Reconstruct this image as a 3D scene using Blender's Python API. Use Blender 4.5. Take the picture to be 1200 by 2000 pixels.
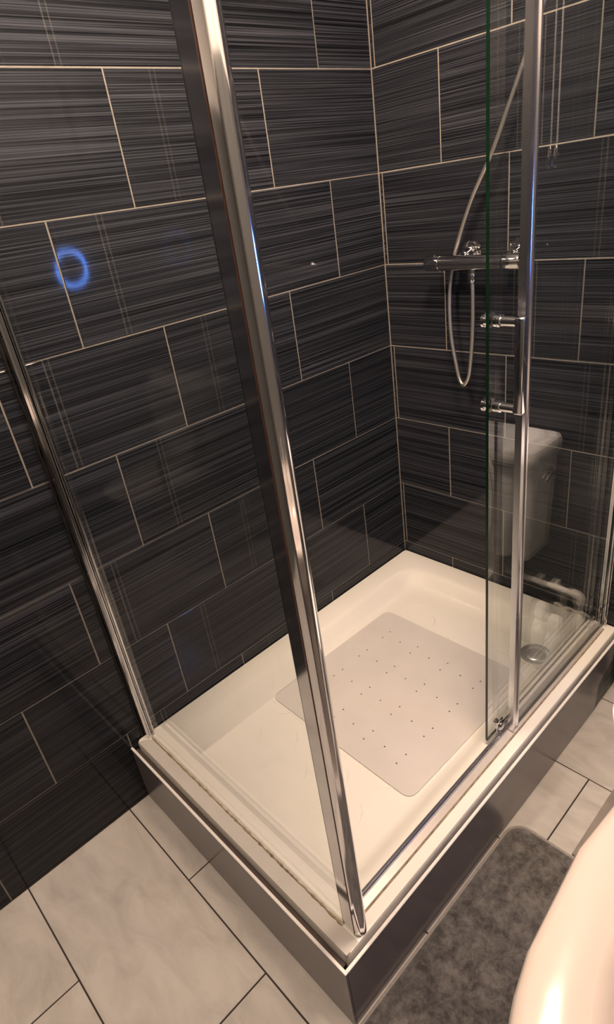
import bpy, bmesh, math, random
from mathutils import Vector, Matrix
random.seed(4)
for o in list(bpy.data.objects): bpy.data.objects.remove(o, do_unlink=True)
SC = bpy.context.scene
COL = SC.collection

# ------------------------------------------------------------------ camera
cam = bpy.data.cameras.new('camera')
cam.sensor_fit = 'HORIZONTAL'; cam.sensor_width = 36.0
cam.lens = 1189.9 / 1200 * 36.0
cam.clip_start = 0.01
cam_o = bpy.data.objects.new('camera', cam); COL.objects.link(cam_o)
RIGHT = Vector((-0.7144, 0.6867, -0.1347)).normalized()
FWD = Vector((-0.5680, -0.6814, -0.4616)).normalized()
RIGHT = (RIGHT - FWD * RIGHT.dot(FWD)).normalized()
UP = RIGHT.cross(FWD)
cam_o.matrix_world = Matrix(((RIGHT.x, UP.x, -FWD.x, 1.5494), (RIGHT.y, UP.y, -FWD.y, 1.3066), (RIGHT.z, UP.z, -FWD.z, 1.4643), (0, 0, 0, 1)))
SC.camera = cam_o

# ------------------------------------------------------------------ world, light levels, exposure
w = bpy.data.worlds.new('world'); SC.world = w; w.use_nodes = True
w.node_tree.nodes['Background'].inputs[0].default_value = (0.05, 0.05, 0.05, 1)
w.node_tree.nodes['Background'].inputs[1].default_value = 0.2
LAMP_POS = (0.80, 0.86, 2.40)
LAMP_RADIUS = 0.15
LAMP_STRENGTH = 222.0
FILL_LAMP_POS = (1.30, 0.30, 2.40)  # second lamp, added only to brighten the floor left of the tray
FILL_LAMP_STRENGTH = 112.0
LAMP_COLOUR = (1.0, 0.745, 0.56, 1)
RING_STRENGTH = 75.0
SC.view_settings.view_transform = 'Standard'
SC.view_settings.look = 'None'
SC.view_settings.gamma = 1.0
SC.view_settings.use_curve_mapping = False
SC.view_settings.exposure = 0.0

# ------------------------------------------------------------------ materials
def new_mat(name):
    m = bpy.data.materials.new(name); m.use_nodes = True
    nt = m.node_tree; b = nt.nodes['Principled BSDF']
    return m, nt, b
def N(nt, t, **kw):
    n = nt.nodes.new(t)
    for k, v in kw.items(): setattr(n, k, v)
    return n
def plain(name, col, rough=0.4, metal=0.0, spec=0.5, coat=0.0, noise=0.0, nscale=20.0, bump=0.0, bscale=200.0):
    m, nt, b = new_mat(name)
    b.inputs['Base Color'].default_value = (*col, 1)
    b.inputs['Roughness'].default_value = rough
    b.inputs['Metallic'].default_value = metal
    b.inputs['Specular IOR Level'].default_value = spec
    b.inputs['Coat Weight'].default_value = coat
    b.inputs['Coat Roughness'].default_value = 0.04
    tc = N(nt, 'ShaderNodeTexCoord')
    if noise:
        nz = N(nt, 'ShaderNodeTexNoise'); nz.inputs['Scale'].default_value = nscale; nz.inputs['Detail'].default_value = 5
        nt.links.new(tc.outputs['Object'], nz.inputs['Vector'])
        r = N(nt, 'ShaderNodeValToRGB')
        r.color_ramp.elements[0].position = 0.3; r.color_ramp.elements[1].position = 0.7
        r.color_ramp.elements[0].color = (*[c * (1 - noise) for c in col], 1)
        r.color_ramp.elements[1].color = (*[min(1, c * (1 + noise)) for c in col], 1)
        nt.links.new(nz.outputs['Fac'], r.inputs['Fac']); nt.links.new(r.outputs['Color'], b.inputs['Base Color'])
    if bump:
        nz = N(nt, 'ShaderNodeTexNoise'); nz.inputs['Scale'].default_value = bscale; nz.inputs['Detail'].default_value = 4
        nt.links.new(tc.outputs['Object'], nz.inputs['Vector'])
        bp = N(nt, 'ShaderNodeBump'); bp.inputs['Strength'].default_value = bump; bp.inputs['Distance'].default_value = 0.002
        nt.links.new(nz.outputs['Fac'], bp.inputs['Height']); nt.links.new(bp.outputs['Normal'], b.inputs['Normal'])
    return m

def tile_material():
    m, nt, b = new_mat('dark_streaked_tile')
    L = nt.links.new
    tc = N(nt, 'ShaderNodeTexCoord'); oi = N(nt, 'ShaderNodeObjectInfo')
    off = N(nt, 'ShaderNodeCombineXYZ')
    mu = N(nt, 'ShaderNodeMath', operation='MULTIPLY'); mu.inputs[1].default_value = 37.0
    L(oi.outputs['Random'], mu.inputs[0]); L(mu.outputs[0], off.inputs['X']); L(mu.outputs[0], off.inputs['Y'])
    add = N(nt, 'ShaderNodeVectorMath', operation='ADD'); L(tc.outputs['Object'], add.inputs[0]); L(off.outputs[0], add.inputs[1])
    def streak(sx, sy, detail, rough):
        mp = N(nt, 'ShaderNodeMapping'); mp.inputs['Scale'].default_value = (sx, sy, 1)
        L(add.outputs[0], mp.inputs['Vector'])
        n = N(nt, 'ShaderNodeTexNoise'); n.noise_dimensions = '2D'; n.inputs['Scale'].default_value = 1.0
        n.inputs['Detail'].default_value = detail; n.inputs['Roughness'].default_value = rough
        L(mp.outputs[0], n.inputs['Vector']); return n.outputs['Fac']
    a = streak(0.9, 400, 3, 0.6); c = streak(0.7, 70, 3, 0.5); d = streak(2, 850, 2, 0.5)
    m1 = N(nt, 'ShaderNodeMath', operation='MULTIPLY'); L(a, m1.inputs[0]); m1.inputs[1].default_value = 0.56
    m2 = N(nt, 'ShaderNodeMath', operation='MULTIPLY_ADD'); L(c, m2.inputs[0]); m2.inputs[1].default_value = 0.20; L(m1.outputs[0], m2.inputs[2])
    m3 = N(nt, 'ShaderNodeMath', operation='MULTIPLY_ADD'); L(d, m3.inputs[0]); m3.inputs[1].default_value = 0.24; L(m2.outputs[0], m3.inputs[2])
    r = N(nt, 'ShaderNodeValToRGB'); cr = r.color_ramp
    cr.elements[0].position = 0.36; cr.elements[0].color = (0.0050, 0.0055, 0.0070, 1)
    cr.elements[1].position = 0.66; cr.elements[1].color = (0.074, 0.080, 0.096, 1)
    e = cr.elements.new(0.46); e.color = (0.0125, 0.0135, 0.0170, 1)
    e = cr.elements.new(0.54); e.color = (0.030, 0.033, 0.041, 1)
    L(m3.outputs[0], r.inputs['Fac']); L(r.outputs['Color'], b.inputs['Base Color'])
    b.inputs['Roughness'].default_value = 0.05
    b.inputs['Specular IOR Level'].default_value = 0.22
    bp = N(nt, 'ShaderNodeBump'); bp.inputs['Strength'].default_value = 0.05; bp.inputs['Distance'].default_value = 0.0004
    L(m3.outputs[0], bp.inputs['Height']); L(bp.outputs['Normal'], b.inputs['Normal'])
    return m

def floor_material():
    m, nt, b = new_mat('pale_stone_floor_tile')
    L = nt.links.new
    tc = N(nt, 'ShaderNodeTexCoord'); oi = N(nt, 'ShaderNodeObjectInfo')
    mu = N(nt, 'ShaderNodeMath', operation='MULTIPLY'); mu.inputs[1].default_value = 23.0; L(oi.outputs['Random'], mu.inputs[0])
    off = N(nt, 'ShaderNodeCombineXYZ'); L(mu.outputs[0], off.inputs['X']); L(mu.outputs[0], off.inputs['Y'])
    add = N(nt, 'ShaderNodeVectorMath', operation='ADD'); L(tc.outputs['Object'], add.inputs[0]); L(off.outputs[0], add.inputs[1])
    mp = N(nt, 'ShaderNodeMapping'); mp.inputs['Scale'].default_value = (11, 4.5, 1); mp.inputs['Rotation'].default_value = (0, 0, 0.35)
    L(add.outputs[0], mp.inputs['Vector'])
    n = N(nt, 'ShaderNodeTexNoise'); n.inputs['Scale'].default_value = 1.5; n.inputs['Detail'].default_value = 7; n.inputs['Roughness'].default_value = 0.62; n.inputs['Distortion'].default_value = 0.6
    L(mp.outputs[0], n.inputs['Vector'])
    r = N(nt, 'ShaderNodeValToRGB'); cr = r.color_ramp
    cr.elements[0].position = 0.25; cr.elements[0].color = (0.38, 0.365, 0.345, 1)
    cr.elements[1].position = 0.62; cr.elements[1].color = (0.54, 0.52, 0.50, 1)
    L(n.outputs['Fac'], r.inputs['Fac']); L(r.outputs['Color'], b.inputs['Base Color'])
    b.inputs['Roughness'].default_value = 0.42
    return m

def mat_pile_material():
    m, nt, b = new_mat('grey_microfibre_pile')
    L = nt.links.new
    tc = N(nt, 'ShaderNodeTexCoord')
    n1 = N(nt, 'ShaderNodeTexNoise'); n1.inputs['Scale'].default_value = 34; n1.inputs['Detail'].default_value = 9; n1.inputs['Roughness'].default_value = 0.78; n1.inputs['Distortion'].default_value = 0.25
    L(tc.outputs['Object'], n1.inputs['Vector'])
    r = N(nt, 'ShaderNodeValToRGB'); cr = r.color_ramp
    cr.elements[0].position = 0.40; cr.elements[0].color = (0.055, 0.053, 0.053, 1)
    cr.elements[1].position = 0.61; cr.elements[1].color = (0.175, 0.167, 0.163, 1)
    L(n1.outputs['Fac'], r.inputs['Fac']); L(r.outputs['Color'], b.inputs['Base Color'])
    n2 = N(nt, 'ShaderNodeTexNoise'); n2.inputs['Scale'].default_value = 420; n2.inputs['Detail'].default_value = 3
    L(tc.outputs['Object'], n2.inputs['Vector'])
    ad = N(nt, 'ShaderNodeMath', operation='ADD'); L(n1.outputs['Fac'], ad.inputs[0]); L(n2.outputs['Fac'], ad.inputs[1])
    bp = N(nt, 'ShaderNodeBump'); bp.inputs['Strength'].default_value = 0.7; bp.inputs['Distance'].default_value = 0.004
    L(ad.outputs[0], bp.inputs['Height']); L(bp.outputs['Normal'], b.inputs['Normal'])
    b.inputs['Roughness'].default_value = 0.95; b.inputs['Sheen Weight'].default_value = 0.3
    b.inputs['Specular IOR Level'].default_value = 0.1
    return m

def glass_material():
    # thin architectural glass: straight-through transmission plus Fresnel reflection on both faces
    m = bpy.data.materials.new('clear_shower_glass'); m.use_nodes = True
    nt = m.node_tree; nt.nodes.clear(); L = nt.links.new
    out = N(nt, 'ShaderNodeOutputMaterial'); mix = N(nt, 'ShaderNodeMixShader')
    tr = N(nt, 'ShaderNodeBsdfTransparent'); tr.inputs[0].default_value = (0.978, 0.990, 0.982, 1)
    gl = N(nt, 'ShaderNodeBsdfGlossy'); gl.inputs['Roughness'].default_value = 0.012; gl.inputs[0].default_value = (1, 1, 1, 1)
    fr = N(nt, 'ShaderNodeFresnel'); ge = N(nt, 'ShaderNodeNewGeometry')
    mr = N(nt, 'ShaderNodeMapRange'); mr.inputs['To Min'].default_value = 1.5; mr.inputs['To Max'].default_value = 1 / 1.5
    L(ge.outputs['Backfacing'], mr.inputs['Value']); L(mr.outputs[0], fr.inputs['IOR'])
    L(fr.outputs[0], mix.inputs[0]); L(tr.outputs[0], mix.inputs[1]); L(gl.outputs[0], mix.inputs[2])
    L(mix.outputs[0], out.inputs[0])
    return m

def emission(name, col, strength):
    m = bpy.data.materials.new(name); m.use_nodes = True
    nt = m.node_tree; nt.nodes.clear()
    out = N(nt, 'ShaderNodeOutputMaterial'); e = N(nt, 'ShaderNodeEmission')
    e.inputs[0].default_value = col; e.inputs[1].default_value = strength
    nt.links.new(e.outputs[0], out.inputs[0]); return m

M_TILE = tile_material()
M_FLOOR = floor_material()
M_GROUT = plain('beige_wall_grout', (0.30, 0.275, 0.24), 0.9, spec=0.2, noise=0.12, nscale=30)
M_FGROUT = plain('dark_floor_grout', (0.045, 0.036, 0.034), 0.9, spec=0.2)
M_PAINT = plain('warm_white_paint', (0.74, 0.72, 0.68), 0.75, bump=0.05)
M_DADO = plain('grey_satin_dado', (0.085, 0.087, 0.085), 0.45, noise=0.03)
M_STRIP = plain('greyish_beige_rim', (0.53, 0.51, 0.48), 0.45, noise=0.04, nscale=14)
M_CEIL = plain('white_ceiling_paint', (0.82, 0.81, 0.79), 0.8, bump=0.05)
M_TRAY = plain('white_acrylic', (0.86, 0.84, 0.78), 0.16, spec=0.5, noise=0.015, nscale=4)
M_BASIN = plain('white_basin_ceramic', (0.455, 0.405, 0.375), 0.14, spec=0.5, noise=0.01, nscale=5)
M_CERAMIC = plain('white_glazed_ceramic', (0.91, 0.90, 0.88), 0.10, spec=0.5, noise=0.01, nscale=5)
M_CHROME = plain('polished_chrome', (0.82, 0.82, 0.84), 0.085, 1.0)
M_CHROMED = plain('worn_chrome', (0.70, 0.69, 0.69), 0.16, 1.0, noise=0.10, nscale=40)
M_STILE = plain('satin_aluminium', (0.74, 0.74, 0.78), 0.22, 1.0, noise=0.03, nscale=30)
M_SILL = plain('satin_beige_metal', (0.74, 0.70, 0.66), 0.35, 0.55, noise=0.05, nscale=40)
M_HOSE = plain('braided_steel', (0.74, 0.71, 0.65), 0.28, 0.85, noise=0.03, nscale=60)
M_SEAMREFL = plain('painted_seam_reflection', (0.15, 0.065, 0.042), 0.35, noise=0.2, nscale=60)
M_PLINTH = plain('gloss_grey_plinth', (0.20, 0.180, 0.190), 0.24, 0.0, noise=0.02, nscale=6)
M_PLINTH.node_tree.nodes['Principled BSDF'].inputs['IOR'].default_value = 1.85
M_PLEDGE = plain('white_plinth_edge', (0.80, 0.78, 0.77), 0.3, noise=0.02)
M_INFILL = plain('mottled_grey_board', (0.16, 0.18, 0.17), 0.5, noise=0.55, nscale=55, bump=0.3, bscale=60)
M_GAPSHADE = plain('painted_gap_shade', (0.06, 0.045, 0.04), 0.8, noise=0.1)  # dark brown that paints the shade between tray and plinth
M_SHEET = plain('pale_rubber_mat', (0.635, 0.61, 0.585), 0.42, spec=0.35, noise=0.035, nscale=11, bump=0.12, bscale=25)
M_HOLE = plain('dark_mould_spot', (0.05, 0.04, 0.04), 0.8, noise=0.3)
M_DIRT = plain('dirty_silicone', (0.30, 0.23, 0.14), 0.7, noise=0.55, nscale=90, bump=0.3, bscale=300)
M_CAULK = plain('old_white_silicone', (0.70, 0.68, 0.62), 0.6, noise=0.2, nscale=60, bump=0.5, bscale=90)
M_BLACKEDGE = plain('black_edge_line', (0.012, 0.011, 0.011), 0.6, noise=0.3, nscale=60)
M_PILE = mat_pile_material()
M_BIND = plain('taupe_edge_binding', (0.30, 0.285, 0.27), 0.85, noise=0.1, nscale=200, bump=0.5, bscale=500)
M_TAUPE = plain('taupe_mat_pile', (0.27, 0.245, 0.225), 0.95, spec=0.1, noise=0.08, nscale=40, bump=0.5, bscale=350)
M_GLASS = glass_material()
M_EDGE = plain('dark_green_glass_edge', (0.004, 0.018, 0.009), 0.12, noise=0.2, nscale=30)
M_RUBBER = plain('dark_rubber', (0.03, 0.028, 0.03), 0.5, noise=0.15)
M_GRATE = plain('grey_steel_waste', (0.48, 0.49, 0.53), 0.25, 1.0, noise=0.1, nscale=60)
M_BOTTLE = plain('white_plastic', (0.78, 0.79, 0.80), 0.3, noise=0.02)
M_BOTTLEB = plain('pale_blue_plastic', (0.50, 0.56, 0.62), 0.35, noise=0.03)
M_PIPE = plain('white_painted_pipe', (0.78, 0.76, 0.72), 0.4, noise=0.08, nscale=50)
M_BLACKPL = plain('black_plastic', (0.02, 0.02, 0.022), 0.35, noise=0.1)
M_LAMP = emission('lamp_diffuser_light', LAMP_COLOUR, LAMP_STRENGTH)
M_FILL_LAMP = emission('added_fill_lamp_light', LAMP_COLOUR, FILL_LAMP_STRENGTH)
M_RING = emission('blue_led_light', (0.10, 0.28, 1.0, 1), RING_STRENGTH)

# ------------------------------------------------------------------ mesh helpers
def mesh_of(name, bm, mats, smooth=None):
    me = bpy.data.meshes.new(name); bm.normal_update(); bm.to_mesh(me); bm.free()
    for m in (mats if isinstance(mats, (list, tuple)) else [mats]): me.materials.append(m)
    if smooth is not None:
        me.polygons.foreach_set('use_smooth', [True] * len(me.polygons))
        me.set_sharp_from_angle(angle=math.radians(smooth))
    return me
def obj(name, bm, mats, parent=None, smooth=None):
    me = bm if isinstance(bm, bpy.types.Mesh) else mesh_of(name, bm, mats, smooth)
    o = bpy.data.objects.new(name, me); COL.objects.link(o)
    if parent: 
        o.parent = parent
        o.matrix_parent_inverse = parent.matrix_world.inverted() if parent.type != 'EMPTY' else Matrix.Translation(-Vector(parent.location))
    return o
def thing(name, label, cat, loc=(0, 0, 0), group=None):
    o = bpy.data.objects.new(name, None); COL.objects.link(o); o.location = loc; o.empty_display_size = 0.05
    o['label'] = label; o['category'] = cat
    if group: o['group'] = group
    return o
def tag(o, label, cat, group=None):
    o['label'] = label; o['category'] = cat
    if group: o['group'] = group
    return o
def struct(name, bm, mats, smooth=None):
    o = obj(name, bm, mats, None, smooth); o['kind'] = 'structure'; return o
def box(bm, lo, hi, bev=0.0, seg=2, mi=0):
    r = bmesh.ops.create_cube(bm, size=1.0); vs = r['verts']
    for v in vs:
        v.co = Vector(((lo[i] + hi[i]) / 2 + v.co[i] * (hi[i] - lo[i]) for i in range(3)))
    fs = set(f for v in vs for f in v.link_faces)
    for f in fs: f.material_index = mi
    if bev:
        es = list(set(e for v in vs for e in v.link_edges))
        bmesh.ops.bevel(bm, geom=es, offset=bev, segments=seg, affect='EDGES', profile=0.5)
    return vs
def prism(bm, poly, z0, z1, mi=0):
    b = [bm.verts.new((x, y, z0)) for x, y in poly]; t = [bm.verts.new((x, y, z1)) for x, y in poly]
    n = len(poly); fs = [bm.faces.new(t), bm.faces.new(list(reversed(b)))]
    for i in range(n): fs.append(bm.faces.new((b[i], b[(i + 1) % n], t[(i + 1) % n], t[i])))
    for f in fs: f.material_index = mi
    bmesh.ops.recalc_face_normals(bm, faces=fs)
    return fs
def tube(bm, pts, r, n=12, cap=True, mi=0):
    pts = [Vector(p) for p in pts]; rings = []; prev = None
    for i, p in enumerate(pts):
        t = (pts[min(i + 1, len(pts) - 1)] - pts[max(i - 1, 0)]).normalized()
        if prev is None:
            u = t.cross(Vector((0, 0, 1)))
            if u.length < 1e-4: u = t.cross(Vector((0, 1, 0)))
            u.normalize()
        else: u = (prev - t * prev.dot(t)).normalized()
        prev = u; v = t.cross(u)
        ri = r[i] if isinstance(r, (list, tuple)) else r
        rings.append([bm.verts.new(p + u * ri * math.cos(2 * math.pi * k / n) + v * ri * math.sin(2 * math.pi * k / n)) for k in range(n)])
    fs = []
    for a, b in zip(rings, rings[1:]):
        for k in range(n): fs.append(bm.faces.new((a[k], a[(k + 1) % n], b[(k + 1) % n], b[k])))
    if cap:
        fs.append(bm.faces.new(list(reversed(rings[0])))); fs.append(bm.faces.new(rings[-1]))
    for f in fs: f.material_index = mi
    bmesh.ops.recalc_face_normals(bm, faces=fs)
def lathe(bm, prof, origin, axis=(0, 0, 1), n=24, mi=0):
    """profile = [(radius, height)], turned about axis through origin"""
    ax = Vector(axis).normalized(); q = Vector((0, 0, 1)).rotation_difference(ax); o = Vector(origin)
    rings = []
    for r, h in prof:
        if r < 1e-6: rings.append([bm.verts.new(o + q @ Vector((0, 0, h)))])
        else: rings.append([bm.verts.new(o + q @ Vector((r * math.cos(2 * math.pi * k / n), r * math.sin(2 * math.pi * k / n), h))) for k in range(n)])
    fs = []
    for a, b in zip(rings, rings[1:]):
        for k in range(n):
            k2 = (k + 1) % n
            if len(a) == 1 and len(b) == 1: continue
            if len(a) == 1: fs.append(bm.faces.new((a[0], b[k], b[k2])))
            elif len(b) == 1: fs.append(bm.faces.new((a[k], b[0], a[k2])))
            else: fs.append(bm.faces.new((a[k], b[k], b[k2], a[k2])))
    for f in fs: f.material_index = mi
    bmesh.ops.recalc_face_normals(bm, faces=fs)
def rrect(x0, y0, x1, y1, r, seg=6):
    out = []
    for cx, cy, a0 in ((x1 - r, y1 - r, 0), (x0 + r, y1 - r, 90), (x0 + r, y0 + r, 180), (x1 - r, y0 + r, 270)):
        for k in range(seg + 1):
            a = math.radians(a0 + 90 * k / seg); out.append((cx + r * math.cos(a), cy + r * math.sin(a)))
    return out
def loft(bm, rings, cap0=True, cap1=True, mi=0):
    vr = [[bm.verts.new(p) for p in ring] for ring in rings]; n = len(vr[0]); fs = []
    for a, b in zip(vr, vr[1:]):
        for k in range(n): fs.append(bm.faces.new((a[k], a[(k + 1) % n], b[(k + 1) % n], b[k])))
    if cap0: fs.append(bm.faces.new(list(reversed(vr[0]))))
    if cap1: fs.append(bm.faces.new(vr[-1]))
    for f in fs: f.material_index = mi
    bmesh.ops.recalc_face_normals(bm, faces=fs)
def catmull(pts, sub=8):
    P = [Vector(p) for p in pts]; out = []
    for i in range(len(P) - 1):
        p0, p1, p2, p3 = P[max(i - 1, 0)], P[i], P[i + 1], P[min(i + 2, len(P) - 1)]
        for k in range(sub):
            t = k / sub
            out.append(0.5 * ((2 * p1) + (p2 - p0) * t + (2 * p0 - 5 * p1 + 4 * p2 - p3) * t * t + (3 * p1 - p0 - 3 * p2 + p3) * t ** 3))
    out.append(P[-1]); return out

# ------------------------------------------------------------------ the room
RX, RY, RZ = 2.70, 1.62, 2.40          # room size
G = 0.004                              # wall joint
PROUD = 0.0018                         # tile face above the grout
def room_box(name, lo, hi, m):
    bm = bmesh.new(); box(bm, lo, hi); return struct(name, bm, m)
wl = room_box('wall_left', (-0.1, -0.1, -0.1), (RX + 0.1, -PROUD, RZ), M_GROUT)
wb = room_box('wall_back', (-0.1, -PROUD, -0.1), (-PROUD, RY + PROUD, RZ), M_GROUT)
wr = room_box('wall_right', (-0.1, RY + PROUD, -0.1), (RX + 0.1, RY + 0.1, RZ), M_PAINT)
wf = room_box('wall_front', (RX + PROUD, -PROUD, -0.1), (RX + 0.1, RY + PROUD, RZ), M_PAINT)
floor = room_box('floor', (-PROUD, -PROUD, -0.1), (RX + PROUD, RY + PROUD, -0.0015), M_FGROUT)
ceil = room_box('ceiling', (-0.1, -0.1, RZ), (RX + 0.1, RY + 0.1, RZ + 0.1), M_CEIL)

_tiles = {}
def tile_mesh(w_, h_, t, bev, mat, name):
    key = (round(w_, 4), round(h_, 4), name)
    if key in _tiles: return _tiles[key]
    bm = bmesh.new(); a, b = w_ / 2, h_ / 2
    lv = [[bm.verts.new((sx * (a - i), sy * (b - i), z)) for sx, sy in ((-1, -1), (1, -1), (1, 1), (-1, 1))] for i, z in ((0, 0), (0, t - bev * 0.6), (bev, t))]
    for p, q in zip(lv, lv[1:]):
        for k in range(4): bm.faces.new((p[k], p[(k + 1) % 4], q[(k + 1) % 4], q[k]))
    bm.faces.new(lv[2])
    _tiles[key] = mesh_of(name, bm, mat); return _tiles[key]
ROT = {'left': Matrix(((-1, 0, 0), (0, 0, 1), (0, 1, 0))), 'back': Matrix(((0, 0, 1), (1, 0, 0), (0, 1, 0))),
       'right': Matrix(((1, 0, 0), (0, 0, -1), (0, 1, 0))), 'front': Matrix(((0, 0, -1), (-1, 0, 0), (0, 1, 0)))}
def place_tile(side, wall, u0, u1, z0, z1):
    g = G / 2; lo, hi = u0 + g, u1 - g; b0, b1 = z0 + g, z1 - g
    if hi - lo < 0.004 or b1 - b0 < 0.004: return
    me = tile_mesh(hi - lo, b1 - b0, PROUD, 0.0008, M_TILE, 'wall_tile')
    o = bpy.data.objects.new('wall_tile', me); COL.objects.link(o); o.parent = wall
    c, z = (lo + hi) / 2, (b0 + b1) / 2
    pos = {'left': (c, -PROUD, z), 'back': (-PROUD, c, z), 'right': (c, RY + PROUD, z), 'front': (RX + PROUD, c, z)}[side]
    tilt = Matrix.Rotation(random.uniform(-1, 1) * 0.0025, 3, 'X') @ Matrix.Rotation(random.uniform(-1, 1) * 0.0016, 3, 'Y')
    o.matrix_local = Matrix.Translation(Vector(pos)) @ (ROT[side] @ tilt).to_4x4()
Z_F, H = 0.2402, 0.24853               # first course line, course height
zs = [0.0, Z_F] + [Z_F + H * k for k in range(1, 9)] + [RZ]
def course(side, wall, first, end, top, rows=None):
    """first = (joint offset of even rows, of odd rows) along the wall"""
    for i in range(len(zs) - 1):
        z0, z1 = zs[i], zs[i + 1]
        if z0 >= top - 0.01: break
        j = first[i % 2]; cuts = [0.0]
        while j < end:
            if j > 0.006: cuts.append(j)
            j += 0.402
        cuts.append(end)
        for a, b in zip(cuts, cuts[1:]): place_tile(side, wall, a, b, z0, z1)
course('left', wl, (0.4027, 0.2025), RX, RZ)
course('back', wb, (0.2160, 0.0123), RY, RZ)
bm = bmesh.new(); box(bm, (0.0, RY, 0.0), (RX, RY + PROUD, 1.7315)); struct('trim_1', bm, M_DADO)
bm = bmesh.new(); box(bm, (RX, 0.0, 0.0), (RX + PROUD, RY, 1.7315)); struct('trim_2', bm, M_DADO)

# floor tiles: running lengths along y, half bond
fx = [0.095 + 0.2945 * k for k in range(-1, 10)]
for i, (a, b) in enumerate(zip(fx, fx[1:])):
    a, b = max(a, 0.0), min(b, RX)
    if b - a < 0.01: continue
    ys = [0.0] + [y for y in ([0.303, 0.900, 1.497] if i % 2 == 0 else [0.603, 1.203])] + [RY]
    if fx[i] < 0.09 or True:
        pass
    for y0, y1 in zip(ys, ys[1:]):
        w_, h_ = b - a - 0.0035, y1 - y0 - 0.0035
        me = tile_mesh(w_, h_, 0.0015, 0.0008, M_FLOOR, 'floor_tile')
        o = bpy.data.objects.new('floor_tile', me); COL.objects.link(o); o.parent = floor
        o.location = ((a + b) / 2, (y0 + y1) / 2, -0.0015)

# ------------------------------------------------------------------ ceiling lamp and an added fill lamp
def ceiling_lamp(pos, mat, label):
    lamp = thing('ceiling_lamp', label, 'ceiling light', pos)
    bm = bmesh.new(); lathe(bm, [(0, 0), (LAMP_RADIUS + 0.015, 0), (LAMP_RADIUS + 0.015, -0.03), (LAMP_RADIUS + 0.002, -0.03), (LAMP_RADIUS + 0.002, -0.012), (0, -0.012)], pos, n=48)
    obj('lamp_base', bm, M_CHROME, lamp, 40)
    bm = bmesh.new(); lathe(bm, [(LAMP_RADIUS, -0.013), (LAMP_RADIUS, -0.022), (0, -0.026)], pos, n=48)
    obj('lamp_diffuser', bm, mat, lamp, 60)
ceiling_lamp(LAMP_POS, M_LAMP, 'round flush ceiling light with a warm white diffuser above the sliding door')
ceiling_lamp(FILL_LAMP_POS, M_FILL_LAMP, 'added unseen round fill light with a warm white diffuser above the side glass of the shower')

# ------------------------------------------------------------------ shower tray
TX, TY, TZ = 1.191, 0.795, 0.203
tray = thing('shower_tray', 'cream white rectangular shower tray with a deep moulded basin', 'shower tray', (0.6, 0.4, 0.0))
bm = bmesh.new(); SEG = 8
def ring(x0, y0, x1, y1, r, z): return [(x, y, z) for x, y in rrect(x0, y0, x1, y1, r, SEG)]
loft(bm, [ring(0.002, 0.002, TX, TY, 0.012, 0.0), ring(0.002, 0.002, TX, TY, 0.012, TZ - 0.006), ring(0.004, 0.004, TX - 0.002, TY - 0.002, 0.012, TZ - 0.001), ring(0.008, 0.008, TX - 0.006, TY - 0.006, 0.012, TZ),
          ring(0.068, 0.068, TX - 0.062, TY - 0.064, 0.085, TZ - 0.001), ring(0.078, 0.078, TX - 0.070, TY - 0.074, 0.083, TZ - 0.004), ring(0.088, 0.088, TX - 0.078, TY - 0.084, 0.080, TZ - 0.012),
          ring(0.112, 0.112, TX - 0.096, TY - 0.104, 0.070, TZ - 0.034), ring(0.124, 0.122, TX - 0.106, TY - 0.114, 0.066, TZ - 0.043), ring(0.140, 0.138, TX - 0.122, TY - 0.130, 0.058, TZ - 0.0470), ring(0.16, 0.16, TX - 0.15, TY - 0.16, 0.05, TZ - 0.048)], cap0=True, cap1=True)
obj('tray_body', bm, M_TRAY, tray, 50)
FZ = TZ - 0.048
# moulded anti-slip crescents on the tray floor
bm = bmesh.new()
for i in range(9):
    for j in range(5):
        cx = 0.20 + i * 0.105 + (0.05 if j % 2 else 0); cy = 0.21 + j * 0.095
        if cx > 1.03 or (0.10 < cx < 0.30 and 0.55 < cy): continue
        an = math.radians(38 if (i + j) % 2 else -38)
        ps = []
        for k in range(9):
            t = -1 + 2 * k / 8; x = t * 0.030; y = 0.008 * (1 - t * t)
            ps.append((cx + x * math.cos(an) - y * math.sin(an), cy + x * math.sin(an) + y * math.cos(an), FZ - 0.0012))
        tube(bm, ps, [0.0012 + 0.0022 * (1 - (-1 + 2 * k / 8) ** 2) for k in range(9)], 6)
g = obj('grip_pattern', bm, M_TRAY, tray, 60); g['kind'] = 'stuff'
# waste
DR = (0.197, 0.642, FZ)
bm = bmesh.new(); lathe(bm, [(0, -0.001), (0.046, -0.001), (0.046, 0.002), (0.043, 0.0035), (0.038, 0.0035), (0.035, 0.001), (0, 0.001)], DR, n=36)
dr = obj('waste_ring', bm, M_GRATE, tray, 40); dr['label'] = 'round grey metal waste outlet'
bm = bmesh.new(); lathe(bm, [(0, 0.0012), (0.031, 0.0012), (0.031, 0.003), (0.027, 0.0065), (0.012, 0.008), (0, 0.008)], DR, n=30)
for k in range(8):
    a = k * math.pi / 4; lathe(bm, [(0.003, 0.0055), (0.003, 0.0078), (0, 0.0080)], (DR[0] + 0.02 * math.cos(a), DR[1] + 0.02 * math.sin(a), DR[2]), n=8)
obj('waste_cap', bm, M_GRATE, dr, 40)
# dried silicone along the back wall joint
bm = bmesh.new(); ps = []
for k in range(36):
    t = k / 35; ps.append((0.004 + 0.002 * random.random(), 0.60 + 0.135 * t, TZ + 0.003 + 0.003 * math.sin(t * 21) + 0.003 * random.random()))
tube(bm, ps, [0.004 + 0.003 * random.random() for _ in ps], 6)
cl = obj('silicone_joint', bm, M_CAULK, tray, 80); cl['label'] = 'ragged white silicone in the back joint'

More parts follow.
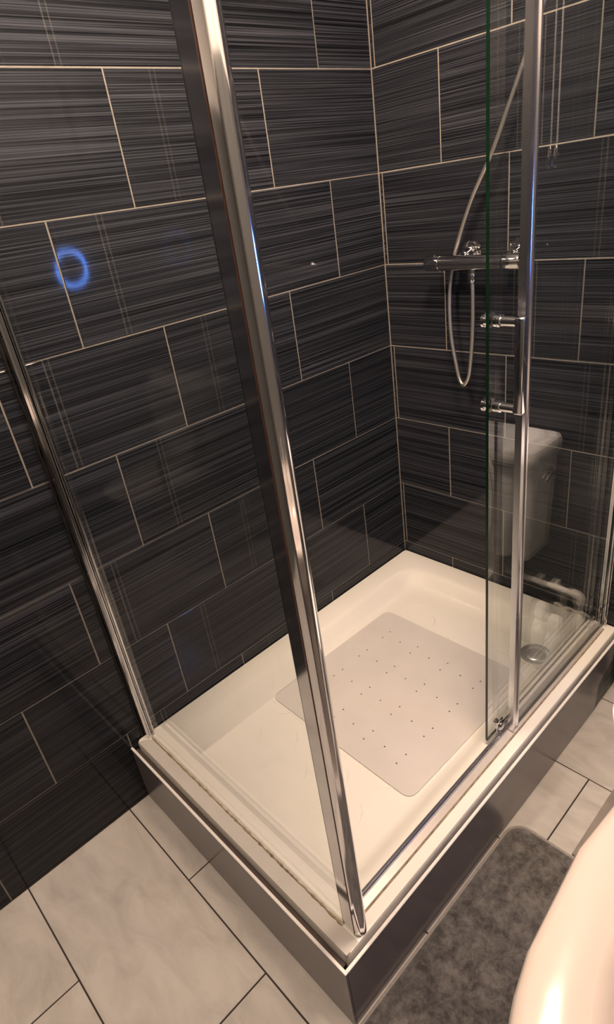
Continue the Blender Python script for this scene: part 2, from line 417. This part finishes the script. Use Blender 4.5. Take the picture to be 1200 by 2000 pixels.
# ------------------------------------------------------------------ plinth round the tray
PT = 0.190
pf = thing('shower_plinth', 'glossy grey plinth board below the sliding door of the shower', 'plinth', (0.68, 0.807, 0.0), )
bm = bmesh.new()
outline = [(1.206, 0), (1.206, PT), (0.0025, PT), (0.0025, 0.138), (0.045, 0.128), (0.078, 0.112), (0.110, 0.104), (0.142, 0.088), (0.147, 0.04), (0.152, 0.0)]
fs = prism(bm, outline, 0.0, 0.005)
for v in bm.verts: v.co = Vector((v.co.x, 0.804 + v.co.z, v.co.y))
bmesh.ops.recalc_face_normals(bm, faces=bm.faces)
obj('board', bm, M_PLINTH, pf)
bm = bmesh.new(); box(bm, (0.003, 0.8025, PT), (1.206, 0.8095, PT + 0.0035), 0.001, 1)
pe = obj('edge_trim', bm, M_PLEDGE, pf); pe['label'] = 'white top edge'
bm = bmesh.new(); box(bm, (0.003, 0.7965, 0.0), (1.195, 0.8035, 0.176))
obj('gap_shade', bm, M_GAPSHADE, pf)  # dark filler standing in for shade in the gap
inf = bmesh.new(); box(inf, (0.0025, 0.8042, 0.0005), (0.157, 0.8065, 0.137), 0.0006, 1)
tag(obj('plinth_infill', inf, M_INFILL), 'mottled grey-green patch board at the wall end of the front plinth', 'board')
ps_ = thing('shower_plinth', 'glossy grey plinth board under the fixed side glass against the dark tiles', 'plinth', (1.205, 0.4, 0.0))
bm = bmesh.new(); box(bm, (1.2065, 0.003, 0.0), (1.2115, 0.809, PT), 0.0005, 1); obj('board', bm, M_PLINTH, ps_)
bm = bmesh.new(); box(bm, (1.2055, 0.003, PT), (1.2122, 0.8095, PT + 0.0035), 0.001, 1)
pe = obj('edge_trim', bm, M_PLEDGE, ps_); pe['label'] = 'white top edge'
bm = bmesh.new(); box(bm, (1.1925, 0.003, 0.0), (1.2055, 0.79, 0.176)); obj('gap_shade', bm, M_GAPSHADE, ps_)

# ------------------------------------------------------------------ enclosure
TOP = 2.08
def pane(bm, lo, hi, thin):
    """box with clear big faces and dark green edges; thin = index of the thin axis"""
    vs = box(bm, lo, hi)
    bm.normal_update()
    for f in bm.faces:
        f.material_index = 0 if abs(f.normal[thin]) > 0.9 else 1
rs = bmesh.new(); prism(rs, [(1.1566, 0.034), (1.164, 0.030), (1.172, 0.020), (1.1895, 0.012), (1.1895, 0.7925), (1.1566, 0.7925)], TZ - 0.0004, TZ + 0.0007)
rs = obj('rim_strip', rs, M_STRIP, tray); rs['label'] = 'darker greyish-beige band on the outer rim'  # thin layer, darker than the tray, outside the side glass
side = thing('side_glass_panel', 'fixed clear glass side panel between the wall profile and chrome corner post', 'glass panel', (1.150, 0.39, TZ))
bm = bmesh.new(); pane(bm, (1.1475, 0.012, TZ + 0.0008), (1.1535, 0.752, TOP - 0.02), 0)
min(bm.faces, key=lambda f: f.calc_center_median().z).material_index = 0
obj('glass_pane', bm, [M_GLASS, M_EDGE], side)
bm = bmesh.new()
prism(bm, [(1.166, 0.001), (1.166, 0.026), (1.161, 0.027), (1.159, 0.024), (1.156, 0.027), (1.1545, 0.027), (1.1545, 0.012), (1.1465, 0.012), (1.1465, 0.024), (1.143, 0.024), (1.143, 0.001)], TZ + 0.001, TOP)
obj('wall_profile', bm, M_CHROME, side)
bm = bmesh.new(); pts = []
for k in range(90):
    t = k / 89; pts.append((1.1555 + random.uniform(-.0004, .0009), 0.026 + 0.724 * t, TZ + 0.0012))
tube(bm, pts, [0.0016 + 0.0016 * random.random() ** 3 for _ in pts], 6)
sl = obj('silicone_bead', bm, M_DIRT, side, 80); sl['label'] = 'discoloured brown silicone line'
bm = bmesh.new(); pts = []
for k in range(60):
    t = k / 59; pts.append((1.1675 + random.uniform(0, .003), 0.0016, TZ + 0.002 + 1.85 * t))
tube(bm, pts, [0.0015 + 0.0025 * random.random() for _ in pts], 6); obj('wall_edge_line', bm, M_BLACKEDGE, side, 80)  # ragged black line where the profile meets the wall

post = thing('corner_post', 'tall polished chrome corner post leaning through the middle of the picture', 'post', (1.137, 0.77, TZ))
post['label'] = 'tall polished chrome corner post with a rounded front, standing on the tray corner'
bm = bmesh.new()
def on_arc(d, r=0.016): return (1.137 + r * math.cos(math.radians(d)), 0.777 + r * math.sin(math.radians(d)))
def facet(d0, d1, n, flat):
    p, q_ = Vector(on_arc(d0)), Vector(on_arc(d1)); out = []
    for k in range(n + 1):
        t = k / n; c = p.lerp(q_, t); c = Vector(on_arc(d0 + (d1 - d0) * t)).lerp(c, flat); out.append((c.x, c.y))
    return out
# broad convex face, crest, shallow groove, rounded outer lip
front = [(1.1522, 0.7805)] + facet(16, 53, 7, 0.55) + facet(57, 84, 5, 1.35) + facet(87, 160, 9, 0.0) + [(1.121, 0.772), (1.1225, 0.7705), (1.1225, 0.753), (1.1490, 0.753), (1.1490, 0.7795)]
prism(bm, front, TZ + 0.001, TOP); obj('rounded_front', bm, M_CHROME, post, 22)
bm = bmesh.new(); box(bm, (1.1492, 0.7500, TZ + 0.001), (1.1532, 0.7788, TOP), 0.0004, 1); fl = obj('side_plate', bm, M_CHROME, post)
bm = bmesh.new(); box(bm, (1.1496, 0.7790, TZ + 0.006), (1.1535, 0.7804, TOP), 0.0); ss = obj('seam_reflection', bm, M_SEAMREFL, post); ss['label'] = 'thin reddish-brown line painted as a seam reflection'  # reddish-brown strip added as the reflection along the seam

track = thing('door_track', 'chrome sliding door track along the front rim of the tray', 'track', (0.56, 0.752, TZ))
bm = bmesh.new(); prof = [(0.7385, 0.0), (0.7385, 0.012), (0.7400, 0.0135), (0.7420, 0.0135), (0.7430, 0.010), (0.7450, 0.010), (0.7460, 0.0135), (0.7480, 0.0135), (0.7490, 0.0120), (0.7490, 0.0)]
prism(bm, prof, 0.032, 1.1205)
for v in bm.verts: v.co = Vector((v.co.z, v.co.x, TZ + 0.0006 + v.co.y))
bmesh.ops.recalc_face_normals(bm, faces=bm.faces); obj('bottom_rail', bm, M_STILE, track)
bm = bmesh.new(); prism(bm, [(0.7493, 0.0), (0.7493, 0.0062), (0.7655, 0.0045), (0.7665, 0.0)], 0.032, 1.1205)
for v in bm.verts: v.co = Vector((v.co.z, v.co.x, TZ + 0.0006 + v.co.y))
bmesh.ops.recalc_face_normals(bm, faces=bm.faces); st_ = obj('sill_strip', bm, M_SILL, track); st_['label'] = 'flat beige satin sill strip'
bm = bmesh.new(); box(bm, (0.032, 0.7667, TZ + 0.0004), (1.12, 0.7685, TZ + 0.0016)); bl = obj('silicone_line', bm, M_DIRT, track); bl['label'] = 'brown silicone line'
head = thing('head_rail', 'chrome head rail spanning the top of the door opening', 'rail', (0.56, 0.744, TOP))
bm = bmesh.new(); box(bm, (0.002, 0.720, TOP - 0.020), (1.119, 0.768, TOP + 0.03), 0.003); obj('rail_body', bm, M_CHROME, head)
bm = bmesh.new(); box(bm, (1.1195, 0.718, TOP + 0.0005), (1.1535, 0.794, TOP + 0.031), 0.003); obj('corner_cap', bm, M_CHROME, head)

fixed = thing('fixed_glass_panel', 'fixed clear glass panel beside the back wall with a pale metal stile', 'glass panel', (0.27, 0.755, TZ))
bm = bmesh.new(); pane(bm, (0.014, 0.7520, TZ + 0.0085), (0.532, 0.7580, TOP - 0.022), 1); obj('glass_pane', bm, [M_GLASS, M_EDGE], fixed)
bm = bmesh.new()
prism(bm, [(0.516, 0.7585), (0.516, 0.762), (0.521, 0.762), (0.523, 0.7595), (0.533, 0.7595), (0.535, 0.762), (0.542, 0.762), (0.542, 0.748), (0.534, 0.748), (0.534, 0.7585)], TZ + 0.009, TOP - 0.022); obj('stile', bm, M_STILE, fixed)
bm = bmesh.new()
prism(bm, [(0.001, 0.742), (0.020, 0.742), (0.020, 0.7515), (0.012, 0.7515), (0.012, 0.7585), (0.020, 0.7585), (0.020, 0.762), (0.014, 0.764), (0.020, 0.766), (0.020, 0.768), (0.001, 0.768)], TZ + 0.001, TOP - 0.022); obj('wall_profile', bm, M_CHROME, fixed)

door = thing('sliding_shower_door', 'frameless sliding glass door slid open, with a chrome pull handle', 'door', (0.33, 0.73, TZ))
DX1 = 0.610
bm = bmesh.new(); pane(bm, (0.035, 0.7270, TZ + 0.014), (DX1, 0.7330, TOP - 0.025), 1); obj('glass_pane', bm, [M_GLASS, M_EDGE], door)
HX = 0.590; HZ0, HZ1 = 1.0735, 1.226
hr = 0.0085
bm = bmesh.new()
# square-cornered grip: horizontal legs mitred into a vertical bar
box(bm, (HX - hr, 0.782 - hr, HZ0 - hr), (HX + hr, 0.782 + hr, HZ1 + hr), 0.003, 3)
hd = obj('handle', bm, M_CHROME, door, 40)
for z in (HZ0, HZ1):
    bm = bmesh.new(); lathe(bm, [(0.0085, 0.0), (0.0085, 0.0385)], (HX, 0.7345, z), (0, 1, 0), 20); obj('handle_leg', bm, M_CHROME, hd, 50)
    bm = bmesh.new(); lathe(bm, [(0.0085, 0.0), (0.0108, 0.0005), (0.0108, 0.007), (0.0098, 0.0075), (0.0098, 0.010), (0.0108, 0.0105), (0.0108, 0.0125), (0.0085, 0.013)], (HX, 0.7332, z), (0, 1, 0), 24); obj('collar', bm, M_CHROME, hd, 40)
    bm = bmesh.new(); lathe(bm, [(0, 0), (0.0135, 0), (0.0135, -0.004), (0.009, -0.006), (0.009, -0.009), (0.0125, -0.011), (0.0125, -0.016), (0.008, -0.019), (0, -0.019)], (HX, 0.7268, z), (0, 1, 0), 24); obj('washer', bm, M_CHROME, hd, 40)
for rx in (0.560, 0.060):
    bm = bmesh.new(); box(bm, (rx - 0.014, 0.7335, TZ + 0.0145), (rx + 0.014, 0.7375, TZ + 0.046), 0.0015, 2)
    ro = obj('roller_bracket', bm, M_CHROME, door, 40)
    bm = bmesh.new(); lathe(bm, [(0, 0), (0.0105, 0), (0.0115, 0.001), (0.0105, 0.003), (0.0115, 0.005), (0.0105, 0.006), (0.004, 0.0075), (0, 0.0075)], (rx - 0.002, 0.7378, TZ + 0.0275), (0, 1, 0), 22); obj('roller_wheel', bm, M_CHROMED, ro, 40)
    bm = bmesh.new(); lathe(bm, [(0, 0), (0.009, 0), (0.009, -0.004), (0.006, -0.006), (0, -0.006)], (rx, 0.7268, TZ + 0.034), (0, 1, 0), 18); obj('roller_knob', bm, M_CHROME, ro, 40)
    bm = bmesh.new(); box(bm, (rx - 0.055, 0.7340, TZ + 0.0145), (rx - 0.022, 0.7400, TZ + 0.024), 0.001, 1); obj('guide_clip', bm, M_CHROMED, ro)

# ------------------------------------------------------------------ shower valve
VX, VZ = 0.070, 1.243
valve = thing('shower_valve', 'horizontal chrome bar mixer valve on the back wall', 'shower valve', (0.0, 0.35, VZ))
bm = bmesh.new(); lathe(bm, [(0.0, 0.0), (0.0188, 0.0), (0.0188, 0.187), (0.0, 0.187)], (VX, 0.2575, VZ), (0, 1, 0), 32); obj('valve_body', bm, M_CHROME, valve, 40)
bm = bmesh.new(); lathe(bm, [(0, 0.0), (0.0185, 0.0), (0.0195, 0.001), (0.0195, 0.043), (0.0175, 0.0455), (0, 0.0455)], (VX, 0.2555, VZ), (0, -1, 0), 32); obj('control_knob', bm, M_CHROME, valve, 40)
bm = bmesh.new(); box(bm, (VX - 0.004, 0.214, VZ + 0.0185), (VX + 0.004, 0.236, VZ + 0.0215), 0.001, 1); obj('knob_stop', bm, M_CHROME, valve)
bm = bmesh.new(); lathe(bm, [(0, 0.0), (0.0185, 0.0), (0.0195, 0.001), (0.0195, 0.043), (0.0175, 0.0455), (0, 0.0455)], (VX, 0.4460, VZ), (0, 1, 0), 32); obj('control_knob', bm, M_CHROME, valve, 40)
for y in (0.309, 0.452):
    bm = bmesh.new(); lathe(bm, [(0, 0), (0.030, 0), (0.029, 0.006), (0.022, 0.010), (0.0155, 0.0105), (0.0155, 0.022), (0.018, 0.0225), (0.018, 0.040), (0.0145, 0.0405), (0.0145, 0.058), (0, 0.058)], (0.0004, y, VZ + 0.020), (0.93, 0, -0.26), 30)
    obj('wall_elbow', bm, M_CHROME, valve, 40)
bm = bmesh.new(); lathe(bm, [(0, 0), (0.0095, 0), (0.0095, 0.012), (0, 0.012)], (VX, 0.3525, VZ - 0.0275), (0, 0, 1), 20); obj('hose_outlet', bm, M_CHROME, valve, 40)

# ------------------------------------------------------------------ hose
hpts = [(0.070, 0.3525, 1.208), (0.070, 0.3545, 1.150), (0.070, 0.352, 1.060), (0.069, 0.343, 0.965), (0.067, 0.3335, 0.927), (0.064, 0.318, 0.909), (0.060, 0.302, 0.920), (0.056, 0.289, 0.958),
        (0.050, 0.270, 1.036), (0.042, 0.2605, 1.118), (0.034, 0.2605, 1.190), (0.031, 0.270, 1.240), (0.034, 0.283, 1.281), (0.042, 0.335, 1.389), (0.050, 0.3965, 1.484), (0.056, 0.446, 1.580), (0.062, 0.500, 1.690), (0.068, 0.555, 1.800), (0.074, 0.596, 1.892), (0.078, 0.608, 1.945)]
hose = thing('shower_hose', 'ribbed steel shower hose looping below the bar valve and rising up the wall', 'hose', (0.05, 0.33, 1.0))
path = catmull(hpts, 10)
# resample evenly so that the ribs keep their pitch
acc = [0.0]
for a, b in zip(path, path[1:]): acc.append(acc[-1] + (b - a).length)
Lh = acc[-1]; pitch = 0.0052; cnt = int(Lh / pitch); pts, rad = [], []
j = 0
for k in range(cnt * 2 + 1):
    s = min(k * pitch / 2, Lh)
    while j < len(acc) - 2 and acc[j + 1] < s: j += 1
    t = (s - acc[j]) / max(1e-9, acc[j + 1] - acc[j]); pts.append(path[j].lerp(path[j + 1], t)); rad.append(0.0044 if k % 2 else 0.0058)
bm = bmesh.new(); tube(bm, pts, rad, 10); obj('hose_tube', bm, M_HOSE, hose, 80)
for p, ax in (((0.070, 0.3525, 1.216), (0, 0, -1)), (tuple(pts[-1]), (0.1, 0.2, 1))):
    bm = bmesh.new(); lathe(bm, [(0, 0), (0.0098, 0), (0.0105, 0.002), (0.0105, 0.016), (0.0082, 0.022), (0, 0.022)], p, ax, 18); obj('hose_nut', bm, M_CHROME, hose, 40)

hs = thing('shower_handset', 'chrome hand shower resting in a wall bracket above the hose', 'shower head', (0.0, 0.612, 1.98))
bm = bmesh.new(); lathe(bm, [(0, 0), (0.026, 0), (0.026, 0.006), (0.014, 0.010), (0.012, 0.055), (0, 0.055)], (0.0004, 0.612, 1.985), (1, 0, 0), 24); obj('wall_bracket', bm, M_CHROME, hs, 40)
bm = bmesh.new(); tube(bm, catmull([(0.079, 0.612, 1.965), (0.082, 0.613, 2.04), (0.092, 0.614, 2.12), (0.118, 0.615, 2.16)], 8), 0.011, 14); obj('handle_grip', bm, M_CHROME, hs, 60)
bm = bmesh.new(); lathe(bm, [(0, 0), (0.02, 0.0), (0.046, 0.018), (0.05, 0.026), (0.047, 0.032), (0, 0.032)], (0.110, 0.615, 2.172), (0.75, 0, -0.66), 30); obj('spray_head', bm, M_CHROME, hs, 40)

# ------------------------------------------------------------------ anti-slip mat in the tray
smat = thing('shower_mat', 'pale grey rubber anti-slip mat with small drain holes, lying in the tray', 'mat', (0.56, 0.405, FZ))
holes = []
for k in range(4):
    for c in range(7):
        y = 0.2305 + 0.0578 * c - 0.0035 * k * 0.6; x = 0.3968 + 0.1125 * k + 0.0026 * c
        if c % 2 == 0: holes += [(x - 0.018, y), (x + 0.0185, y - 0.0015)]
        else: holes.append((x, y))
bm = bmesh.new()
MC = [(0.297, 0.150), (0.818, 0.137), (0.829, 0.660), (0.297, 0.668)]
def rcorner(P, r, seg=5):
    out = []; n = len(P)
    for i in range(n):
        p = Vector(P[i]); a = (Vector(P[i - 1]) - p).normalized(); b = (Vector(P[(i + 1) % n]) - p).normalized()
        for k in range(seg + 1):
            t = k / seg; out.append(tuple((p + a * r) * (1 - t) ** 2 + p * 2 * t * (1 - t) + (p + b * r) * t * t))
    return out
MZ = FZ + 0.0042
def edge_loop(bm, pts, z):
    vs = [bm.verts.new((x, y, z)) for x, y in pts]; return vs, [bm.edges.new((vs[i], vs[(i + 1) % len(vs)])) for i in range(len(vs))]
outer = rcorner(MC, 0.030)
vs, es = edge_loop(bm, outer, MZ); alle = list(es)
for hx, hy in holes:
    v2, e2 = edge_loop(bm, [(hx + 0.0024 * math.cos(a * math.pi / 4), hy + 0.0024 * math.sin(a * math.pi / 4)) for a in range(8)], MZ); alle += e2
bmesh.ops.triangle_fill(bm, edges=alle, use_beauty=True, use_dissolve=False)
ext = bmesh.ops.extrude_face_region(bm, geom=list(bm.faces))
for v in [g_ for g_ in ext['geom'] if isinstance(g_, bmesh.types.BMVert)]: v.co.z = MZ - 0.0026
bmesh.ops.recalc_face_normals(bm, faces=bm.faces)
obj('mat_sheet', bm, M_SHEET, smat)
bm = bmesh.new()
for hx, hy in holes: lathe(bm, [(0.0036, 0.0), (0.0036, 0.0022), (0, 0.0022)], (hx, hy, MZ - 0.0026 - 0.0004), n=10)
hd_ = obj('hole_base', bm, M_HOLE, smat); hd_['kind'] = 'stuff'
bm = bmesh.new()
for i in range(14):
    for j in range(14):
        x = 0.325 + i * 0.0365; y = 0.175 + j * 0.0355
        lathe(bm, [(0.009, 0.0), (0.004, 0.0014), (0.004, MZ - FZ - 0.0024)], (x, y, FZ + 0.0002), n=8)
sc_ = obj('suction_cups', bm, M_SHEET, smat); sc_['kind'] = 'stuff'

# ------------------------------------------------------------------ floor mats
def soft_mat(name, label, cat, poly, h, pile=M_PILE):
    cx = sum(p[0] for p in poly) / len(poly); cy = sum(p[1] for p in poly) / len(poly)
    t = thing(name, label, cat, (cx, cy, 0))
    def inset(d, z): return [(cx + (x - cx) * (1 - d / max(0.05, abs(x - cx) + 0.02) * (abs(x - cx) > 0.03)), cy + (y - cy) * (1 - d / max(0.05, abs(y - cy) + 0.02) * (abs(y - cy) > 0.03)), z) for x, y in poly]
    bm = bmesh.new(); loft(bm, [inset(0.004, 0.0005), inset(0.002, h * 0.5), inset(0.005, h * 0.85), inset(0.013, h), inset(0.04, h * 1.05)]); obj('pile', bm, pile, t, 80)
    bm = bmesh.new(); pts = [Vector((x, y, h * 0.45)) for x, y in poly]; pts.append(pts[0].copy()); tube(bm, pts, h * 0.34, 8, cap=False); obj('binding', bm, M_BIND, t, 80)
    return t
soft_mat('bath_mat', 'grey microfibre bath mat with rounded corners lying against the shower plinth', 'bath mat', rrect(0.622, 0.8175, 1.42, 1.255, 0.045, 7), 0.011)
pm = thing('pedestal_mat', 'narrow strip of a taupe floor mat showing beside the white basin edge', 'floor mat', (0.5, 1.0, 0))
bm = bmesh.new(); prism(bm, [(0.26, 0.960), (0.6135, 0.960), (0.6135, 1.30), (0.26, 1.30), (0.26, 1.245), (0.480, 1.245), (0.480, 1.008), (0.26, 1.008)], 0.0005, 0.009)
bmesh.ops.bevel(bm, geom=[e for e in bm.edges if all(v.co.z > 0.005 for v in e.verts)], offset=0.003, segments=2, affect='EDGES', profile=0.5)
obj('pile', bm, M_TAUPE, pm, 50)

# ------------------------------------------------------------------ wash basin
basin = thing('wash_basin', 'white ceramic wash basin with a bowed front in the near right corner', 'wash basin', (1.14, 1.36, 0))
BW, BYF, BYB, BZ = 0.275, 1.160, RY - 0.003, 0.850
def basin_ring(inset, z, rx=None, oy=0.0):
    out = []; cx = 1.14
    n = 48
    for k in range(n):
        a = 2 * math.pi * k / n; c, s = math.cos(a), math.sin(a)
        e = 0.42
        x = (abs(c) ** e) * (1 if c >= 0 else -1); y = (abs(s) ** e) * (1 if s >= 0 else -1)
        yy = (BYF + BYB) / 2 + y * ((BYB - BYF) / 2 - inset)
        if y < 0: yy += 0.045 * (x * x) * (-y) * 1.0
        out.append((cx + x * (BW - inset), yy + oy, z))
    return out
bm = bmesh.new()
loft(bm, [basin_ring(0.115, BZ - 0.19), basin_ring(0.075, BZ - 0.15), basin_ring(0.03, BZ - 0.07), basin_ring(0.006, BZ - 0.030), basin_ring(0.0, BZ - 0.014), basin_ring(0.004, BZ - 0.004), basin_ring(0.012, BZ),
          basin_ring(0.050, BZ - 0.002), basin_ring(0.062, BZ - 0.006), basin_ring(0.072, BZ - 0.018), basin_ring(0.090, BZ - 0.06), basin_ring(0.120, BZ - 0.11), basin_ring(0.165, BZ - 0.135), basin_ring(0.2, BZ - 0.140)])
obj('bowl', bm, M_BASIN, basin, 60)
bm = bmesh.new(); 
def ped(z, rx, ry): return [(1.14 + rx * math.cos(2 * math.pi * k / 28), 1.43 + ry * math.sin(2 * math.pi * k / 28), z) for k in range(28)]
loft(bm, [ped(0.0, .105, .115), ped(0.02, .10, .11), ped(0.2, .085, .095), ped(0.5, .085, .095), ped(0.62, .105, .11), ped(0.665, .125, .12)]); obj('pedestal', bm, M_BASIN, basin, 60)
bm = bmesh.new(); lathe(bm, [(0, 0), (0.022, 0), (0.022, 0.004), (0.014, 0.006), (0, 0.006)], (1.14, 1.385, BZ - 0.1402), n=24); obj('plug_hole', bm, M_CHROME, basin, 40)
bm = bmesh.new(); lathe(bm, [(0, 0), (0.025, 0), (0.023, 0.02), (0.02, 0.09), (0, 0.095)], (1.14, 1.575, BZ - 0.001), n=24); tp = obj('tap', bm, M_CHROME, basin, 50)
bm = bmesh.new(); tube(bm, [(1.14, 1.57, BZ + 0.06), (1.14, 1.52, BZ + 0.075), (1.14, 1.47, BZ + 0.068), (1.14, 1.455, BZ + 0.05)], 0.011, 14); obj('spout', bm, M_CHROME, tp, 60)

# ------------------------------------------------------------------ toilet (seen reflected in the door glass)
wc = thing('toilet', 'white close coupled toilet with raised seat, reflected in the sliding glass', 'toilet', (0.3, 1.12, 0))
CY0, CY1 = 0.920, 1.310
bm = bmesh.new(); 
def cr(x0, x1, y0, y1, z, r=0.03): return [(x, y, z) for x, y in rrect(x0, y0, x1, y1, r, 5)]
loft(bm, [cr(0.012, 0.150, CY0 + 0.030, CY1 - 0.030, 0.425), cr(0.004, 0.165, CY0 + 0.016, CY1 - 0.016, 0.440), cr(0.004, 0.172, CY0 + 0.008, CY1 - 0.008, 0.60), cr(0.004, 0.178, CY0 + 0.004, CY1 - 0.004, 0.745)]); obj('cistern', bm, M_CERAMIC, wc, 50)
bm = bmesh.new(); loft(bm, [cr(0.003, 0.186, CY0 - 0.004, CY1 + 0.004, 0.7455), cr(0.003, 0.190, CY0 - 0.008, CY1 + 0.008, 0.752), cr(0.003, 0.190, CY0 - 0.008, CY1 + 0.008, 0.778), cr(0.006, 0.186, CY0 - 0.004, CY1 + 0.004, 0.788), cr(0.02, 0.165, CY0 + 0.02, CY1 - 0.02, 0.793)]); obj('cistern_lid', bm, M_CERAMIC, wc, 50)
bm = bmesh.new(); lathe(bm, [(0, 0), (0.014, 0), (0.014, 0.006), (0.006, 0.010), (0.006, 0.016), (0, 0.016)], (0.075, CY0 + 0.0045, 0.700), (0, -1, 0), 18); tube(bm, [(0.075, CY0 - 0.010, 0.700), (0.10, CY0 - 0.012, 0.698), (0.125, CY0 - 0.012, 0.690)], 0.006, 10); lv = obj('flush_lever', bm, M_CHROME, wc, 50); lv['label'] = 'chrome flush lever'
def ov(x0, x1, wy, z, e=0.8): 
    cx, rx = (x0 + x1) / 2, (x1 - x0) / 2
    return [(cx + rx * math.copysign(abs(math.cos(2 * math.pi * k / 32)) ** e, math.cos(2 * math.pi * k / 32)), 1.133 + wy * math.copysign(abs(math.sin(2 * math.pi * k / 32)) ** e, math.sin(2 * math.pi * k / 32)), z) for k in range(32)]
bm = bmesh.new(); loft(bm, [ov(0.12, 0.46, 0.095, 0.0), ov(0.12, 0.45, 0.09, 0.02), ov(0.11, 0.46, 0.085, 0.18), ov(0.08, 0.54, 0.13, 0.31), ov(0.05, 0.62, 0.178, 0.385), ov(0.05, 0.625, 0.182, 0.405), ov(0.06, 0.615, 0.172, 0.412), ov(0.22, 0.575, 0.135, 0.41), ov(0.24, 0.55, 0.115, 0.33), ov(0.29, 0.48, 0.07, 0.24)]); obj('bowl', bm, M_CERAMIC, wc, 50)
bm = bmesh.new(); loft(bm, [cr(0.012, 0.20, 1.0, 1.23, 0.40, 0.02), cr(0.012, 0.19, 1.0, 1.23, 0.426, 0.02)]); obj('cistern_shelf', bm, M_CERAMIC, wc, 50)
def upright(ring, tilt, x0, z0):
    out = []
    for (x, y, z) in ring:
        d = x - 0.20; out.append((x0 - d * math.sin(tilt) + z * math.cos(tilt), y, z0 + d * math.cos(tilt) + z * math.sin(tilt)))
    return out
bm = bmesh.new(); loft(bm, [upright(ov(0.20, 0.61, 0.178, 0.0), 0.06, 0.215, 0.43), upright(ov(0.20, 0.61, 0.182, 0.006), 0.06, 0.215, 0.43), upright(ov(0.205, 0.605, 0.176, 0.014), 0.06, 0.215, 0.43)]); obj('toilet_lid', bm, M_CERAMIC, wc, 50)
bm = bmesh.new()
R_ = [[upright(ov(a, b, wy, z), 0.03, 0.236, 0.43) for a, b, wy, z in ((0.20, 0.62, 0.182, 0.0), (0.20, 0.62, 0.184, 0.008), (0.21, 0.61, 0.172, 0.014), (0.27, 0.55, 0.115, 0.014), (0.275, 0.545, 0.11, 0.0))]][0]
loft(bm, R_ + [R_[0]], cap0=False, cap1=False); bmesh.ops.remove_doubles(bm, verts=bm.verts, dist=1e-5); bmesh.ops.recalc_face_normals(bm, faces=bm.faces); obj('toilet_seat', bm, M_CERAMIC, wc, 50)

# ------------------------------------------------------------------ pipe, bottles, pull cord, ring light
pp = thing('water_pipe', 'white painted water pipe running low along the back wall beside the toilet', 'pipe', (0.03, 0.9, 0.293))
bm = bmesh.new(); tube(bm, [(0.032, 0.835, 0.293), (0.032, 1.02, 0.293)], 0.009, 12); obj('pipe_run', bm, M_PIPE, pp, 60)
bm = bmesh.new(); tube(bm, catmull([(0.032, 0.850, 0.293), (0.032, 0.833, 0.293), (0.032, 0.823, 0.283), (0.032, 0.822, 0.265)], 5), 0.0135, 12); obj('pipe_elbow', bm, M_PIPE, pp, 60)
bm = bmesh.new(); tube(bm, [(0.032, 0.822, 0.27), (0.032, 0.822, 0.0)], 0.008, 12); obj('pipe_drop', bm, M_PIPE, pp, 60)
bm = bmesh.new(); lathe(bm, [(0.0092, 0), (0.014, 0.001), (0.014, 0.022), (0.0092, 0.023)], (0.032, 0.925, 0.293), (0, 1, 0), 16); obj('pipe_joint', bm, M_CHROME, pp, 40)
bm = bmesh.new(); box(bm, (0.0005, 0.90, 0.282), (0.030, 0.912, 0.304), 0.002); obj('pipe_clip', bm, M_PIPE, pp)

def bottle(loc, label, mat, h):
    t = thing('plastic_bottle', label, 'bottle', (loc[0], loc[1], 0))
    x, y = loc
    def rr(a, b, z, r): return [(px, py, z) for px, py in rrect(x - a, y - b, x + a, y + b, min(r, a, b) * 0.98, 5)]
    bm = bmesh.new(); loft(bm, [rr(0.030, 0.020, 0.001, 0.012), rr(0.032, 0.022, 0.006, 0.012), rr(0.032, 0.022, h * 0.62, 0.012), rr(0.026, 0.019, h * 0.74, 0.012), rr(0.015, 0.015, h * 0.80, 0.012)]); obj('bottle_body', bm, mat, t, 50)
    bm = bmesh.new(); loft(bm, [rr(0.019, 0.019, h * 0.802, 0.012), rr(0.019, 0.019, h - 0.004, 0.012), rr(0.016, 0.016, h, 0.010)]); obj('bottle_cap', bm, M_BOTTLE, t, 50)
bottle((0.062, 0.928), 'white plastic bottle on the floor nearer the back wall, reflected in the glass', M_BOTTLE, 0.235)
bottle((0.088, 0.872), 'pale bottle on the floor beside the end of the plinth', M_BOTTLEB, 0.225)

cord = thing('pull_cord', 'thin pale pull cord with a small chrome end, reflected in the glass', 'pull cord', (0.30, 0.81, RZ))
bm = bmesh.new(); tube(bm, [(0.30, 0.832, RZ), (0.30, 0.832, 1.478)], 0.0016, 8); obj('cord_string', bm, M_BOTTLE, cord, 60)
bm = bmesh.new(); lathe(bm, [(0, 0.04), (0.004, 0.038), (0.007, 0.02), (0.009, 0.006), (0.006, 0.0), (0, 0)], (0.30, 0.832, 1.44), n=16); obj('cord_end', bm, M_CHROME, cord, 60)
bm = bmesh.new(); lathe(bm, [(0, 0), (0.04, 0), (0.038, -0.02), (0.012, -0.03), (0, -0.03)], (0.30, 0.832, RZ - 0.0003), n=24); obj('ceiling_switch', bm, M_BOTTLE, cord, 40)

RC = Vector((0.290, RY - 0.003, 1.297))
rl = thing('ring_light', 'round black wall unit with a glowing blue light ring, mirrored in the tiles', 'light', tuple(RC))
bm = bmesh.new(); lathe(bm, [(0, 0), (0.092, 0), (0.092, 0.022), (0.086, 0.028), (0, 0.028)], RC, (0, -1, 0), 48); obj('unit_body', bm, M_BLACKPL, rl, 40)
bm = bmesh.new(); lathe(bm, [(0.066, 0.0285), (0.066, 0.034), (0.080, 0.034), (0.080, 0.0285)], RC, (0, -1, 0), 64); obj('led_ring', bm, M_RING, rl, 40)
